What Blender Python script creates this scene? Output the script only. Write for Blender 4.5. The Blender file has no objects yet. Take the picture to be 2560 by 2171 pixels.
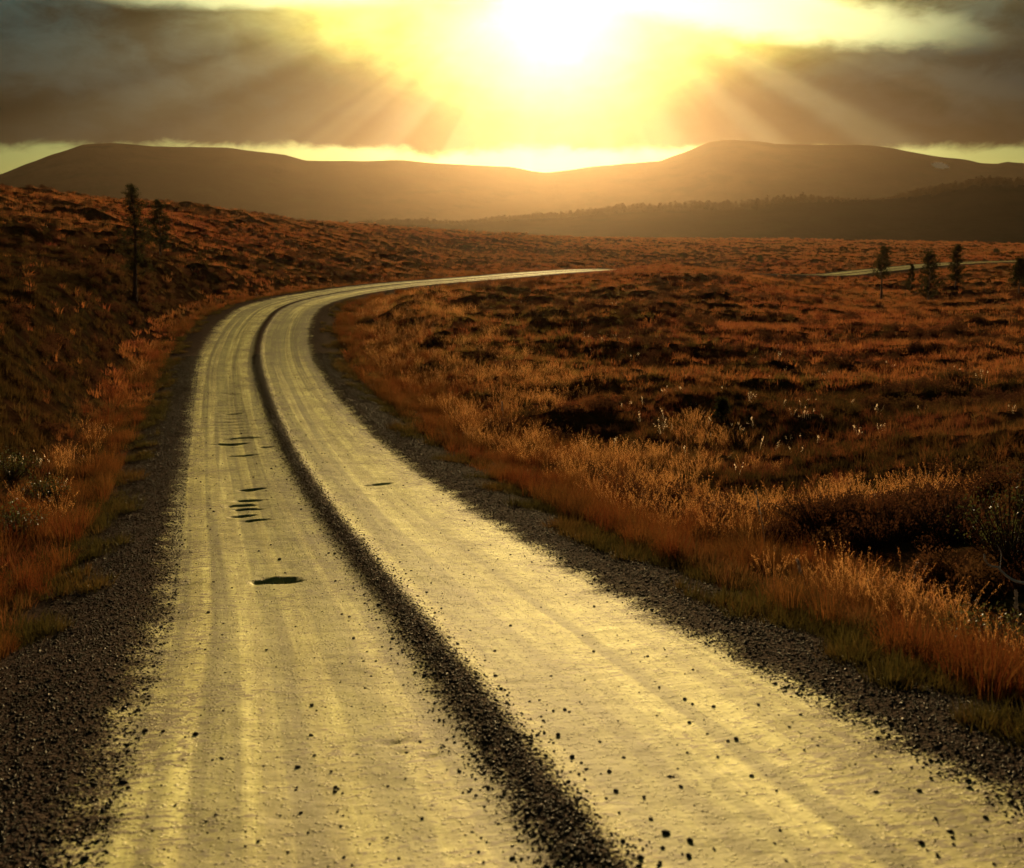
import bpy, math, random
import numpy as np
from mathutils import Vector

rng = np.random.default_rng(7)
random.seed(7)
scene = bpy.context.scene

# ------------------------------------------------------------------ camera
ZC = 7.0                                   # eye height above the valley floor datum
F, CX, CY, HZ = 3090., 1280., 1085.5, 560.  # focal length, centre and horizon of the photograph in its pixels
PITCH = math.atan((CY - HZ) / F)
cam_d = bpy.data.cameras.new('camera')
cam = bpy.data.objects.new('camera', cam_d)
scene.collection.objects.link(cam)
cam.location = (0, 0, ZC)
cam.rotation_euler = (math.pi / 2 - PITCH, 0, 0)
cam_d.sensor_width = 36
cam_d.lens = 36 * F / 2560
cam_d.clip_start, cam_d.clip_end = 0.1, 30000
cam_d.dof.use_dof = True
cam_d.dof.focus_distance = 24
cam_d.dof.aperture_fstop = 2.8
scene.camera = cam

def ray_point(px, py, Y):
    dx, dy = (px - CX) / F, -(py - CY) / F
    yy = math.cos(PITCH) + dy * math.sin(PITCH)
    zz = -math.sin(PITCH) + dy * math.cos(PITCH)
    return np.array([dx * Y / yy, Y, ZC + zz * Y / yy])

# ------------------------------------------------------------------ node helpers
class NT:
    def __init__(s, tree): s.t = tree
    def n(s, kind, **kw):
        o = s.t.nodes.new(kind)
        for k, v in kw.items(): setattr(o, k, v)
        return o
    def put(s, sock, v):
        if isinstance(v, bpy.types.NodeSocket): s.t.links.new(v, sock)
        else: sock.default_value = v
    def m(s, op, a, b=None, c=None, clamp=False):
        o = s.n('ShaderNodeMath', operation=op, use_clamp=clamp)
        s.put(o.inputs[0], a)
        if b is not None: s.put(o.inputs[1], b)
        if c is not None: s.put(o.inputs[2], c)
        return o.outputs[0]
    def ss(s, v, lo, hi, a=0., b=1.):
        o = s.n('ShaderNodeMapRange', interpolation_type='SMOOTHSTEP')
        for i, x in enumerate((v, lo, hi, a, b)): s.put(o.inputs[i], x)
        return o.outputs[0]
    def mix(s, f, a, b, blend='MIX'):
        o = s.n('ShaderNodeMix', data_type='RGBA', blend_type=blend)
        s.put(o.inputs[0], f)
        for i, x in ((6, a), (7, b)):
            s.put(o.inputs[i], (*x, 1.) if isinstance(x, tuple) and len(x) == 3 else x)
        return o.outputs[2]
    def xyz(s, x=0., y=0., z=0.):
        o = s.n('ShaderNodeCombineXYZ')
        for i, v in enumerate((x, y, z)): s.put(o.inputs[i], v)
        return o.outputs[0]
    def sep(s, v):
        o = s.n('ShaderNodeSeparateXYZ'); s.put(o.inputs[0], v); return o.outputs
    def noise(s, vec, scale, detail=4., rough=.55, dist=0., col=False):
        o = s.n('ShaderNodeTexNoise'); s.put(o.inputs['Vector'], vec)
        for k, v in (('Scale', scale), ('Detail', detail), ('Roughness', rough), ('Distortion', dist)): s.put(o.inputs[k], v)
        return o.outputs[1 if col else 0]
    def mapv(s, vec, scale=(1, 1, 1), loc=(0, 0, 0)):
        o = s.n('ShaderNodeMapping'); s.put(o.inputs[0], vec); o.inputs[1].default_value = loc; o.inputs[3].default_value = scale
        return o.outputs[0]

# ------------------------------------------------------------------ sky and sun
sp = ray_point(1392, -30, 100.) - np.array([0, 0, ZC])
SUN = sp / np.linalg.norm(sp)                       # direction towards the sun
sun_el, sun_az = math.asin(SUN[2]), math.atan2(SUN[0], SUN[1])
world = bpy.data.worlds.new('World'); scene.world = world; world.use_nodes = True
wt = NT(world.node_tree)
for nd in list(wt.t.nodes): wt.t.nodes.remove(nd)
tc = wt.n('ShaderNodeTexCoord').outputs['Generated']
nrm = wt.n('ShaderNodeVectorMath', operation='NORMALIZE'); wt.put(nrm.inputs[0], tc); dirv = nrm.outputs[0]
dx, dy, dz = wt.sep(dirv)
el = wt.m('MULTIPLY', wt.m('ARCSINE', dz), 180 / math.pi)
az = wt.m('MULTIPLY', wt.m('ARCTAN2', dx, dy), 180 / math.pi)
dt = wt.n('ShaderNodeVectorMath', operation='DOT_PRODUCT'); wt.put(dt.inputs[0], dirv); dt.inputs[1].default_value = tuple(SUN)
th = wt.m('MULTIPLY', wt.m('ARCCOSINE', wt.m('MINIMUM', dt.outputs['Value'], .999999)), 180 / math.pi)
skyn = wt.n('ShaderNodeTexSky', sky_type='NISHITA', sun_disc=False, sun_elevation=sun_el, sun_rotation=sun_az,
            altitude=300., air_density=1.3, dust_density=1.4, ozone_density=1.)
clear = wt.mix(1., skyn.outputs[0], (.014, .023, .018), 'MULTIPLY')
# cloud deck: lumps and streaks in direction space, flattened by perspective towards the horizon
cp = wt.xyz(wt.m('MULTIPLY', az, .075), wt.m('MULTIPLY', el, .15), 0.)
n_big = wt.noise(cp, 1.6, 5., .55, .3)
n_fine = wt.noise(wt.mapv(cp, (1.3, 1.3, 1.), (3.1, 7.7, 0)), 5.5, 6., .6, .4)
wob = wt.m('ADD', wt.m('MULTIPLY', wt.m('SUBTRACT', n_big, .5), 1.6), wt.m('MULTIPLY', wt.m('SUBTRACT', n_fine, .5), 1.3))
base_edge = wt.m('SUBTRACT', el, wt.m('ADD', 3.25, wt.m('MULTIPLY', wob, .75)))
deck = wt.ss(base_edge, -.22, .3)
def gap(caz, cel, ra, re, tilt, soft, w):
    u = wt.m('DIVIDE', wt.m('SUBTRACT', az, caz), ra)
    v = wt.m('DIVIDE', wt.m('SUBTRACT', wt.m('SUBTRACT', el, cel), wt.m('ADD', wt.m('MULTIPLY', wt.m('SUBTRACT', az, caz), tilt), wt.m('MULTIPLY', wob, w))), re)
    d = wt.m('SQRT', wt.m('ADD', wt.m('MULTIPLY', u, u), wt.m('MULTIPLY', v, v)))
    return wt.ss(d, 1. + soft, 1. - soft)
g1 = gap(11.6, 8.95, 6.9, 1.0, -.15, .45, .8)
g2 = gap(-12.3, 9.7, 6.3, .5, .01, .5, .45)
high = wt.m('MULTIPLY', wt.ss(wt.m('ADD', n_big, wt.m('MULTIPLY', n_fine, .3)), .70, .86), wt.ss(el, 11., 17.))
cover = wt.m('MULTIPLY', deck, wt.m('SUBTRACT', 1., wt.m('MAXIMUM', wt.m('MAXIMUM', g1, g2), high)))
shade = wt.ss(wt.m('ADD', n_big, wt.m('MULTIPLY', n_fine, .8)), .66, 1.16, .25, 3.2)
cool = wt.mix(wt.ss(el, 3., 11.), (.0055, .0052, .0042), (.012, .025, .023))
cloud = wt.mix(1., cool, wt.xyz(shade, shade, shade), 'MULTIPLY')
thb = wt.m('MULTIPLY', th, wt.ss(el, 3.6, 9.2, 1.75, 1.))      # the deck thickens downwards
def lorentz(t0, p, amp, t_=None):
    return wt.m('DIVIDE', amp, wt.m('ADD', 1., wt.m('POWER', wt.m('DIVIDE', t_ or th, t0), p)))
# light that the thin sunlit cloud passes forward, in shafts through the gaps of the deck
ua = wt.m('ARCTAN2', wt.m('SUBTRACT', az, math.degrees(sun_az)), wt.m('SUBTRACT', math.degrees(sun_el) + 1.6, el))
shaft = wt.noise(wt.xyz(wt.m('MULTIPLY', ua, 2.6), 0., .7), 1.7, 3., .6)
shaft = wt.m('MULTIPLY', wt.ss(shaft, .34, .68, .9, 1.12), wt.ss(wt.noise(wt.xyz(wt.m('MULTIPLY', ua, 9.), 0., 2.9), 2., 3., .6), .35, .65, .95, 1.06))
lum = wt.ss(wt.m('ADD', n_big, wt.m('MULTIPLY', n_fine, .35)), .42, .9, .5, 1.6)
g_mid = wt.m('MULTIPLY', wt.m('MULTIPLY', lorentz(11.0, 8., 1.4, thb), shaft), wt.m('MULTIPLY', lum, wt.ss(el, 3.8, 8.4, .06, 1.)))
g_core = lorentz(3.4, 3.4, .5)
glow = wt.n('ShaderNodeVectorMath', operation='ADD')
wt.put(glow.inputs[0], wt.mix(1., (1., .82, .13), wt.xyz(g_mid, g_mid, g_mid), 'MULTIPLY'))
wt.put(glow.inputs[1], wt.mix(1., (1., .95, .6), wt.xyz(g_core, g_core, g_core), 'MULTIPLY'))
gb = wt.m('ADD', wt.m('MULTIPLY', wt.m('MAXIMUM', g1, g2), lorentz(15., 3., 1.)), wt.m('MULTIPLY', wt.m('SUBTRACT', 1., deck), lorentz(12., 4., .6)))      # clear sky close to the sun, seen through the gaps
beam = wt.m('MULTIPLY', wt.ss(wt.noise(wt.xyz(wt.m('MULTIPLY', ua, 2.1), 0., 4.3), 2.4, 2., .5), .47, .66), lorentz(16.5, 5., .15))
glow2 = wt.n('ShaderNodeVectorMath', operation='ADD'); wt.put(glow2.inputs[0], glow.outputs[0]); gx_ = wt.m('ADD', gb, wt.m('MULTIPLY', beam, wt.ss(th, 5., 9.)))
wt.put(glow2.inputs[1], wt.mix(1., (1., .90, .45), wt.xyz(gx_, gx_, gx_), 'MULTIPLY')); glow = glow2
tot = wt.n('ShaderNodeVectorMath', operation='ADD')
wt.put(tot.inputs[0], wt.mix(cover, clear, cloud)); wt.put(tot.inputs[1], glow.outputs[0])
bg = wt.n('ShaderNodeBackground'); wt.put(bg.inputs[0], tot.outputs[0]); bg.inputs[1].default_value = 0.46
wt.put(wt.n('ShaderNodeOutputWorld').inputs[0], bg.outputs[0])

sun_d = bpy.data.lights.new('sun', 'SUN'); sun_d.energy = 5.0; sun_d.angle = math.radians(.6); sun_d.color = (1., .76, .43)
sun = bpy.data.objects.new('sun', sun_d); scene.collection.objects.link(sun); sun.location = (0, 0, 60)
sun.rotation_euler = Vector(SUN).to_track_quat('Z', 'Y').to_euler()
vs = scene.view_settings
vs.view_transform, vs.look, vs.gamma, vs.use_curve_mapping, vs.exposure = 'Standard', 'None', 1., False, 1.05
scene.render.engine = 'CYCLES'
scene.cycles.use_denoising = True
scene.cycles.use_adaptive_sampling = True; scene.cycles.adaptive_threshold = .03
scene.cycles.max_bounces = 4
scene.cycles.diffuse_bounces = 1
scene.cycles.glossy_bounces = 2
scene.cycles.transmission_bounces = 3
scene.cycles.volume_bounces = 0
scene.cycles.sample_clamp_indirect = 4.

# ------------------------------------------------------------------ object helpers
def link(o, parent=None, coll=None):
    (coll or scene.collection).objects.link(o)
    if parent: o.parent = parent
    return o
def mesh_obj(name, V, faces, mat=None, parent=None, smooth=False, do_link=True):
    """faces: an int array (n, k) or a list of such arrays"""
    me = bpy.data.meshes.new(name)
    V = np.asarray(V, np.float32)
    fs = faces if isinstance(faces, list) else [faces]
    fs = [np.asarray(f, np.int32) for f in fs if len(f)]
    me.vertices.add(len(V)); me.vertices.foreach_set('co', V.ravel())
    loops = np.concatenate([f.ravel() for f in fs]); sizes = np.concatenate([np.full(len(f), f.shape[1]) for f in fs])
    me.loops.add(len(loops)); me.loops.foreach_set('vertex_index', loops.astype(np.int32))
    me.polygons.add(len(sizes))
    me.polygons.foreach_set('loop_start', np.concatenate([[0], np.cumsum(sizes)[:-1]]).astype(np.int32))
    me.update(calc_edges=True)
    if smooth: me.polygons.foreach_set('use_smooth', np.ones(len(sizes), bool))
    if mat: me.materials.append(mat)
    me.validate()
    o = bpy.data.objects.new(name, me)
    if do_link: link(o, parent)
    return o
def tag(o, label=None, cat=None, group=None, kind=None):
    for k, v in (('label', label), ('category', cat), ('group', group), ('kind', kind)):
        if v: o[k] = v
    return o
def empty(name, loc, rz=0.):
    o = bpy.data.objects.new(name, None); link(o); o.location = loc; o.rotation_euler = (0, 0, rz); return o
def grid_faces(nr, nc, wrap=False):
    i = np.arange(nr - 1)[:, None]; j = np.arange(nc if wrap else nc - 1)[None]
    j2 = (j + 1) % nc
    return np.stack([i * nc + j, i * nc + j2, (i + 1) * nc + j2, (i + 1) * nc + j], -1).reshape(-1, 4)

# ------------------------------------------------------------------ noise in numpy
PERM = np.random.default_rng(3).random((256, 256))
def vnoise(x, y):
    xi, yi = np.floor(x).astype(int), np.floor(y).astype(int); u, v = x - xi, y - yi
    u = u * u * u * (u * (u * 6 - 15) + 10); v = v * v * v * (v * (v * 6 - 15) + 10)
    a, b = xi & 255, yi & 255; a1, b1 = (a + 1) & 255, (b + 1) & 255
    return (PERM[a, b] * (1 - u) + PERM[a1, b] * u) * (1 - v) + (PERM[a, b1] * (1 - u) + PERM[a1, b1] * u) * v
def fbm(x, y, o=4, g=.5):
    s = 0.; a = 1.; t = 0.
    for k in range(o):
        s = s + a * vnoise(x * 2 ** k + 17.3 * k, y * 2 ** k + 9.1 * k); t += a; a *= g
    return s / t
def sst(x, lo, hi):
    t = np.clip((x - lo) / (hi - lo), 0, 1); return t * t * (3 - 2 * t)

# ------------------------------------------------------------------ the road's line
KN = [(5.2, -45, -1.2), (4.6, -28, -1.25), (3.6, -14, -1.45), (2.1, -4, -1.95), (.95, 2.2, -2.5), (.11, 6.1, -2.98), (-.76, 9.99, -3.49),
      (-1.42, 12.86, -3.86), (-3.18, 19.82, -4.52), (-5.26, 28.14, -5.06), (-7.82, 38.73, -5.35), (-10.49, 50.53, -5.30),
      (-12.38, 62.1, -4.97), (-13.2, 72.85, -4.72), (-12.02, 84.14, -4.66), (-8.64, 95.72, -4.62), (-3.04, 107.42, -4.65),
      (3.97, 118.6, -4.54), (11.16, 127.64, -4.62), (24., 140., -5.45)]
KN = [np.array(k, float) + np.array([0, 0, ZC]) for k in KN] + \
     [ray_point(*k) for k in ((2060, 688, 152), (2160, 679.5, 161), (2296, 666, 176), (2358, 660.5, 184), (2480, 655, 200), (2700, 650, 222))]
KN = np.array(KN)
def catmull(K, n):
    P = np.vstack([2 * K[0] - K[1], K, 2 * K[-1] - K[-2]]); out = []
    t = (np.arange(n) / n)[:, None]
    for i in range(1, len(P) - 2):
        p0, p1, p2, p3 = P[i - 1:i + 3]
        out.append(.5 * (2 * p1 + (p2 - p0) * t + (2 * p0 - 5 * p1 + 4 * p2 - p3) * t * t + (3 * p1 - p0 - 3 * p2 + p3) * t ** 3))
    return np.vstack(out + [P[-2:-1]])
RD = catmull(KN, 12)
RS = np.concatenate([[0], np.cumsum(np.linalg.norm(np.diff(RD[:, :2], axis=0), axis=1))])
def road_at(s):
    c = np.stack([np.interp(s, RS, RD[:, k]) for k in range(3)], -1)
    e = .6
    a = np.stack([np.interp(s - e, RS, RD[:, k]) for k in range(2)], -1); b = np.stack([np.interp(s + e, RS, RD[:, k]) for k in range(2)], -1)
    t = b - a; t /= np.linalg.norm(t, axis=-1, keepdims=True)
    return c, np.stack([t[..., 1], -t[..., 0]], -1)
def road_coords(x, y):
    """signed lateral offset (right positive) and arc length of the nearest point of the centreline"""
    x, y = np.ravel(x), np.ravel(y); lat = np.empty(len(x)); ss_ = np.empty(len(x))
    A = RD[:-1, :2]; D = RD[1:, :2] - A; DD = (D * D).sum(1); Ls = np.sqrt(DD)
    lat[:] = 999.; ss_[:] = 0.
    cand = np.nonzero((x > -32) & (x < 140) & (y > -70) & (y < 260))[0]
    if len(cand) > 2000:                       # points far from every knot stay far
        d0 = np.min((x[cand, None] - RD[None, ::6, 0]) ** 2 + (y[cand, None] - RD[None, ::6, 1]) ** 2, axis=1); cand = cand[d0 < 400]
    for i in range(0, len(cand), 20000):
        ix = cand[i:i + 20000]; p = np.stack([x[ix], y[ix]], 1)
        t = np.clip(((p[:, None, 0] - A[None, :, 0]) * D[None, :, 0] + (p[:, None, 1] - A[None, :, 1]) * D[None, :, 1]) / DD, 0, 1)
        qx = p[:, None, 0] - A[None, :, 0] - t * D[None, :, 0]; qy = p[:, None, 1] - A[None, :, 1] - t * D[None, :, 1]
        d = qx * qx + qy * qy; j = d.argmin(1); k = np.arange(len(p))
        sg = np.sign(D[j, 1] * qx[k, j] - D[j, 0] * qy[k, j])
        lat[ix] = np.sqrt(d[k, j]) * np.where(sg == 0, 1, sg); ss_[ix] = RS[j] + t[k, j] * Ls[j]
    return lat, ss_
S6 = road_coords([.11], [6.1])[1][0]          # arc length where the frame begins
HOLES = []                                    # potholes: s, lat, half width, half length, depth
def road_height(lat, s):
    c, _ = road_at(s)
    z = c[..., 2] + .0
    wr = np.exp(-((lat - .03) / .17) ** 2) * (.035 + .03 * fbm(s * 2.3, lat * 3 + 5, 3))
    rut = -.018 * (np.exp(-((np.abs(lat) - 1.15) / .45) ** 2))
    sh = .03 * sst(np.abs(lat), 2.15, 2.5) - .16 * sst(np.abs(lat), 2.7, 4.0)
    rough = .012 * (fbm(lat * 2.2, s * 2.2, 3) - .5) + .010 * (fbm(lat * 7., s * 7., 2) - .5)
    ripple = .010 * np.sin(s * 2 * np.pi / .62 + 2 * fbm(s, lat, 2)) * np.exp(-((s - S6 - 29) / 6.) ** 2) * np.exp(-((lat + 1.) / .7) ** 2)
    z = z + wr + rut + sh + rough + ripple
    for hs, hl, hw, hh, hd in HOLES:
        near = np.nonzero((np.abs(lat - hl) < hw * 2) & (np.abs(s - hs) < hh * 2 + .1))[0]
        if not len(near): continue
        l_, s_ = lat[near], s[near]
        d = np.sqrt(((l_ - hl) / hw) ** 2 + ((s_ - hs + .05 * np.sin(l_ * 9 + hs)) / hh) ** 2) + .7 * (fbm(l_ * 9 + hs, s_ * 9, 3) - .5)
        z[near] -= hd * sst(d, 1.2, .5)
    return z

# ------------------------------------------------------------------ the terrain
CP = [  # points of the moor: position in the photograph and distance ahead
    (0, 475, 120), (200, 500, 135), (400, 515, 150), (600, 535, 175), (800, 560, 215), (950, 574, 270),
    (-300, 440, 105), (0, 520, 95), (0, 560, 75), (200, 580, 85), (400, 600, 95), (600, 620, 108), (800, 640, 118), (950, 650, 132), (1100, 660, 150), (1277, 655, 165), (1420, 648, 180),
    (620, 712, 79), (760, 712, 93), (900, 697, 102), (1050, 687, 113), (450, 715, 70), (335, 712, 60), (200, 720, 52), (0, 720, 45),
    (400, 800, 50), (300, 900, 36), (150, 900, 32), (0, 900, 29), (200, 1000, 29), (0, 1000, 25), (200, 1250, 17), (0, 1250, 15),
    (0, 1500, 10.5), (0, 1750, 8.2), (-200, 2000, 6.6), (-400, 1400, 11), (-400, 900, 26), (-400, 600, 60),
    (2560, 1850, 8.3), (2560, 1700, 9.8), (2560, 1500, 13), (2200, 1500, 14), (2560, 1250, 18.5), (2200, 1250, 20), (1800, 1250, 21.5),
    (1300, 1150, 27), (1600, 1100, 29), (2000, 1100, 28), (2560, 1050, 28), (1300, 1000, 38), (1600, 950, 42), (2000, 950, 41), (2560, 930, 40),
    (1200, 860, 52), (1500, 850, 54), (2000, 850, 56), (2560, 830, 58), (1000, 800, 62), (1300, 780, 68), (1700, 770, 74), (2100, 780, 78), (2560, 760, 84),
    (1000, 753, 75), (1200, 733, 83), (1450, 718, 94), (1700, 716, 96), (2000, 740, 98), (2320, 755, 100), (2560, 715, 115), (2900, 1500, 12), (2900, 900, 42), (2900, 720, 110),
    (1540, 678, 113), (1620, 669, 113), (1750, 674, 113), (1877, 690, 116), (1960, 709, 122), (2060, 722, 126), (2200, 715, 138),
    (1500, 645, 190), (1800, 645, 215), (2200, 637, 245), (2560, 640, 235), (1150, 600, 370), (1500, 602, 450), (1900, 600, 470), (2300, 606, 470), (2560, 612, 470), (3000, 620, 450),
    (0, 640, 420), (400, 640, 420), (800, 630, 430), (-400, 640, 420)]
pts = [ray_point(*c) for c in CP]
for k in KN[3:]:
    pts.append(k - np.array([0, 0, .1]))
for k in (1600, 1900): pts.append(np.array([(k - CX) / F * 142, 142, ZC - 6.2]))
for a in np.radians([-40, -25, -12, 0, 12, 25, 40]): pts.append(np.array([1000 * math.sin(a), 1000 * math.cos(a), ZC - 16]))
for a in np.radians([-40, -20, 0, 20, 40]): pts.append(np.array([2.5 * math.sin(a), 2.5 * math.cos(a), ZC - 2.5 - .35 * math.sin(a)]))
pts = np.array(pts)
def tuv(x, y):
    r = np.maximum(np.hypot(x, y), 1.5); a = np.arctan2(x, y)
    a = .62 * np.tanh(a / .62 * .9) / .9 * 1.0
    return a * 3.2, np.log(np.minimum(r, 1500))
def tps_k(d2): return np.where(d2 > 1e-12, .5 * d2 * np.log(d2 + 1e-12), 0)
pu, pv = tuv(pts[:, 0], pts[:, 1]); n = len(pts)
Kt = tps_k((pu[:, None] - pu) ** 2 + (pv[:, None] - pv) ** 2) + np.eye(n) * 2e-3
Pm = np.stack([np.ones(n), pu, pv], 1)
sol = np.linalg.solve(np.block([[Kt, Pm], [Pm.T, np.zeros((3, 3))]]), np.concatenate([pts[:, 2], np.zeros(3)]))
def base_z(x, y):
    out = np.empty(len(x))
    for i in range(0, len(x), 40000):
        u, v = tuv(x[i:i + 40000], y[i:i + 40000])
        out[i:i + 40000] = tps_k((u[:, None] - pu) ** 2 + (v[:, None] - pv) ** 2) @ sol[:n] + sol[n] + sol[n + 1] * u + sol[n + 2] * v
    return out
def hummocks(x, y, r):
    wx, wy = x + 1.2 * fbm(x * .3, y * .3 + 40, 2), y + 1.2 * fbm(x * .3 + 80, y * .3, 2)
    h = 1.25 * (fbm(wx * .15, wy * .24, 3) - .5) + (.35 + 1.2 * sst(fbm(x * .035 + 7, y * .05, 2), .35, .65)) * .85 * np.maximum(fbm(wx * .42 + 9, wy * .58, 2) - .48, 0) + .22 * (fbm(wx * 1.3, wy * 1.5, 3) - .5)
    return h * .82 * (1 + .25 * sst(r, 40, 160))
def ground_z(x, y, lat=None, s=None):
    x, y = np.ravel(np.asarray(x, float)), np.ravel(np.asarray(y, float))
    if lat is None: lat, s = road_coords(x, y)
    r = np.hypot(x, y); al = np.abs(lat)
    z = base_z(x, y) + hummocks(x, y, r) * sst(al, 3.4, np.where(y > 85, 17., 7.5)) * (1 - .75 * np.exp(-((x - 12) / 16) ** 2 - ((y - 110) / 14) ** 2)) * (1 - sst(r, 500, 1000))
    rz = road_at(s)[0][:, 2] - .17 - .10 * sst(al, 3.2, 4.6)
    inside = (s > .5) & (s < RS[-1] - .5)
    w = np.where(inside, sst(al, 3.6, 7.5), 1.)
    z = rz * (1 - w) + z * w
    return np.where((al < 3.55) & inside, z - .22, z)

front = np.radians(np.concatenate([np.linspace(-34, 34, 520)]))
side = np.radians(np.concatenate([np.linspace(35, 60, 26), np.linspace(62, 298, 60), np.linspace(300, 325, 26)]))
A = np.concatenate([front, side]); R_ = np.concatenate([[.6, 1.2, 1.8], np.geomspace(2.4, 700, 760), np.geomspace(740, 9000, 24)])
gx = (R_[:, None] * np.sin(A)).ravel(); gy = (R_[:, None] * np.cos(A)).ravel()
glat, gs = road_coords(gx, gy)
gz = ground_z(gx, gy, glat, gs)
print('terrain', len(gx))

# ------------------------------------------------------------------ materials
def new_mat(name):
    m = bpy.data.materials.new(name); m.use_nodes = True; t = NT(m.node_tree)
    for nd in list(t.t.nodes): t.t.nodes.remove(nd)
    return m, t, t.n('ShaderNodeOutputMaterial').inputs[0]
def principled(t, col, rough=.8, spec=.3, bump=None, bstr=.5, bdist=.02):
    b = t.n('ShaderNodeBsdfPrincipled'); t.put(b.inputs['Base Color'], (*col, 1.) if isinstance(col, tuple) else col)
    t.put(b.inputs['Roughness'], rough); t.put(b.inputs['Specular IOR Level'], spec)
    if bump is not None:
        bn = t.n('ShaderNodeBump'); bn.inputs['Strength'].default_value = bstr; bn.inputs['Distance'].default_value = bdist
        t.put(bn.inputs['Height'], bump); t.put(b.inputs['Normal'], bn.outputs[0])
    return b.outputs[0]
def matte(t, col, gloss=0., rough=.5, bump=None, bstr=.5, bdist=.02, drough=.6):
    """earth and stone: rough diffuse with at most a constant trace of gloss"""
    d = t.n('ShaderNodeBsdfDiffuse'); t.put(d.inputs[0], (*col, 1.) if isinstance(col, tuple) else col); d.inputs[1].default_value = drough
    nn_ = None
    if bump is not None:
        bn = t.n('ShaderNodeBump'); bn.inputs['Strength'].default_value = bstr; bn.inputs['Distance'].default_value = bdist
        t.put(bn.inputs['Height'], bump); nn_ = bn.outputs[0]; t.put(d.inputs['Normal'], nn_)
    if not isinstance(gloss, bpy.types.NodeSocket) and not gloss: return d.outputs[0]
    g = t.n('ShaderNodeBsdfGlossy'); g.inputs['Roughness'].default_value = rough; g.inputs[0].default_value = (1., .92, .68, 1)
    if nn_ is not None: t.put(g.inputs['Normal'], nn_)
    mx = t.n('ShaderNodeMixShader'); t.put(mx.inputs[0], gloss); t.put(mx.inputs[1], d.outputs[0]); t.put(mx.inputs[2], g.outputs[0]); return mx.outputs[0]
def wpos(t): return t.n('ShaderNodeNewGeometry').outputs['Position']
def orand(t): return t.n('ShaderNodeObjectInfo').outputs['Random']
def leaf_mat(name, cols, transl=.5, patch=.12, gloss=0., grough=.35, rnd=.5):
    """foliage: colour varies by patch of ground and by plant; light passes through the blades"""
    m, t, out = new_mat(name)
    f = t.m('ADD', t.m('MULTIPLY', t.ss(t.noise(wpos(t), patch, 3., .6), .32, .68), 1 - rnd), t.m('MULTIPLY', orand(t), rnd))
    cr = t.n('ShaderNodeValToRGB'); t.put(cr.inputs[0], f)
    e = cr.color_ramp.elements
    while len(e) < len(cols): e.new(.5)
    for i, c in enumerate(cols): e[i].position = i / (len(cols) - 1); e[i].color = (*c, 1)
    d = t.n('ShaderNodeBsdfDiffuse'); t.put(d.inputs[0], cr.outputs[0])
    tr = t.n('ShaderNodeBsdfTranslucent'); t.put(tr.inputs[0], t.mix(1., cr.outputs[0], (1.5, 1.25, .9), 'MULTIPLY'))
    mx = t.n('ShaderNodeMixShader'); mx.inputs[0].default_value = transl; t.put(mx.inputs[1], d.outputs[0]); t.put(mx.inputs[2], tr.outputs[0])
    res = mx.outputs[0]
    if gloss:
        g = t.n('ShaderNodeBsdfGlossy'); g.inputs['Roughness'].default_value = grough; g.inputs[0].default_value = (.9, .9, .85, 1)
        m2 = t.n('ShaderNodeMixShader'); m2.inputs[0].default_value = gloss; t.put(m2.inputs[1], res); t.put(m2.inputs[2], g.outputs[0]); res = m2.outputs[0]
    t.put(out, res); return m

M = {}
# peat and low heath between the tufts
m, t, out = new_mat('peaty_heath'); P = wpos(t)
c = t.mix(t.ss(t.noise(P, .09, 5., .6), .35, .65), (.040, .019, .010), (.085, .036, .014))
c = t.mix(t.ss(t.noise(P, .9, 4., .6), .45, .7), c, (.055, .040, .014))
c = t.mix(t.ss(t.noise(P, 3.1, 4., .65), .3, .75), t.mix(1., c, (.5, .5, .5), 'MULTIPLY'), c)
t.put(out, matte(t, c, 0, .5, t.noise(P, 6., 6., .7), .9, .12)); M['heath'] = m
# gravel road: u = metres right of the centreline, v = metres along it
m, t, out = new_mat('compacted_gravel')
uv = t.n('ShaderNodeUVMap').outputs[0]; lat, ls, _ = t.sep(uv); P = wpos(t)
al = t.m('ABSOLUTE', lat)
edge_n = t.m('MULTIPLY', t.m('SUBTRACT', t.noise(uv, 1.6, 6., .72), .5), 1.0)
grain = t.noise(uv, 34., 3., .7)
grain2 = t.noise(t.mapv(uv, (10., 17., 1.)), 1., 2.5, .6)
dark = t.ss(t.m('ADD', t.m('ADD', al, edge_n), t.m('MULTIPLY', t.m('SUBTRACT', grain, .5), 1.0)), 2.08, 2.42)
wr = t.ss(t.m('ADD', t.m('ADD', t.m('ABSOLUTE', t.m('SUBTRACT', lat, .03)), t.m('MULTIPLY', edge_n, .25)), t.m('MULTIPLY', t.m('SUBTRACT', grain, .5), .6)), .23, .09)
dark = t.m('MAXIMUM', dark, wr)
stripe = t.noise(t.mapv(uv, (3.4, .035, 1.)), 1., 3., .6)
stripe2 = t.noise(t.mapv(uv, (7., .16, 1.), (5, 2, 0)), 1., 3., .6)
blot = t.noise(uv, .8, 5., .65)
pale = t.mix(t.ss(stripe, .43, .57), (.20, .180, .048), (.38, .350, .115))
pale = t.mix(t.m('MULTIPLY', t.ss(stripe2, .5, .66), .6), pale, (.47, .435, .17))
pale = t.mix(t.m('MULTIPLY', t.ss(blot, .44, .64), .5), pale, (.20, .178, .05))
tread = t.noise(t.mapv(uv, (30., .5, 1.), (1, 9, 0)), 1., 3., .7)
pale = t.mix(t.m('MULTIPLY', t.ss(tread, .48, .62), .45), pale, (.17, .145, .05))
pale = t.mix(t.ss(t.noise(uv, 5., 5., .75), .40, .75), t.mix(1., pale, (.72, .70, .64), 'MULTIPLY'), t.mix(1., pale, (1.25, 1.25, 1.3), 'MULTIPLY'))
dens = t.m('ADD', t.m('MULTIPLY', t.ss(al, 1.25, 2.2), .10), t.m('MULTIPLY', t.ss(al, .75, .2), .10))
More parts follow.
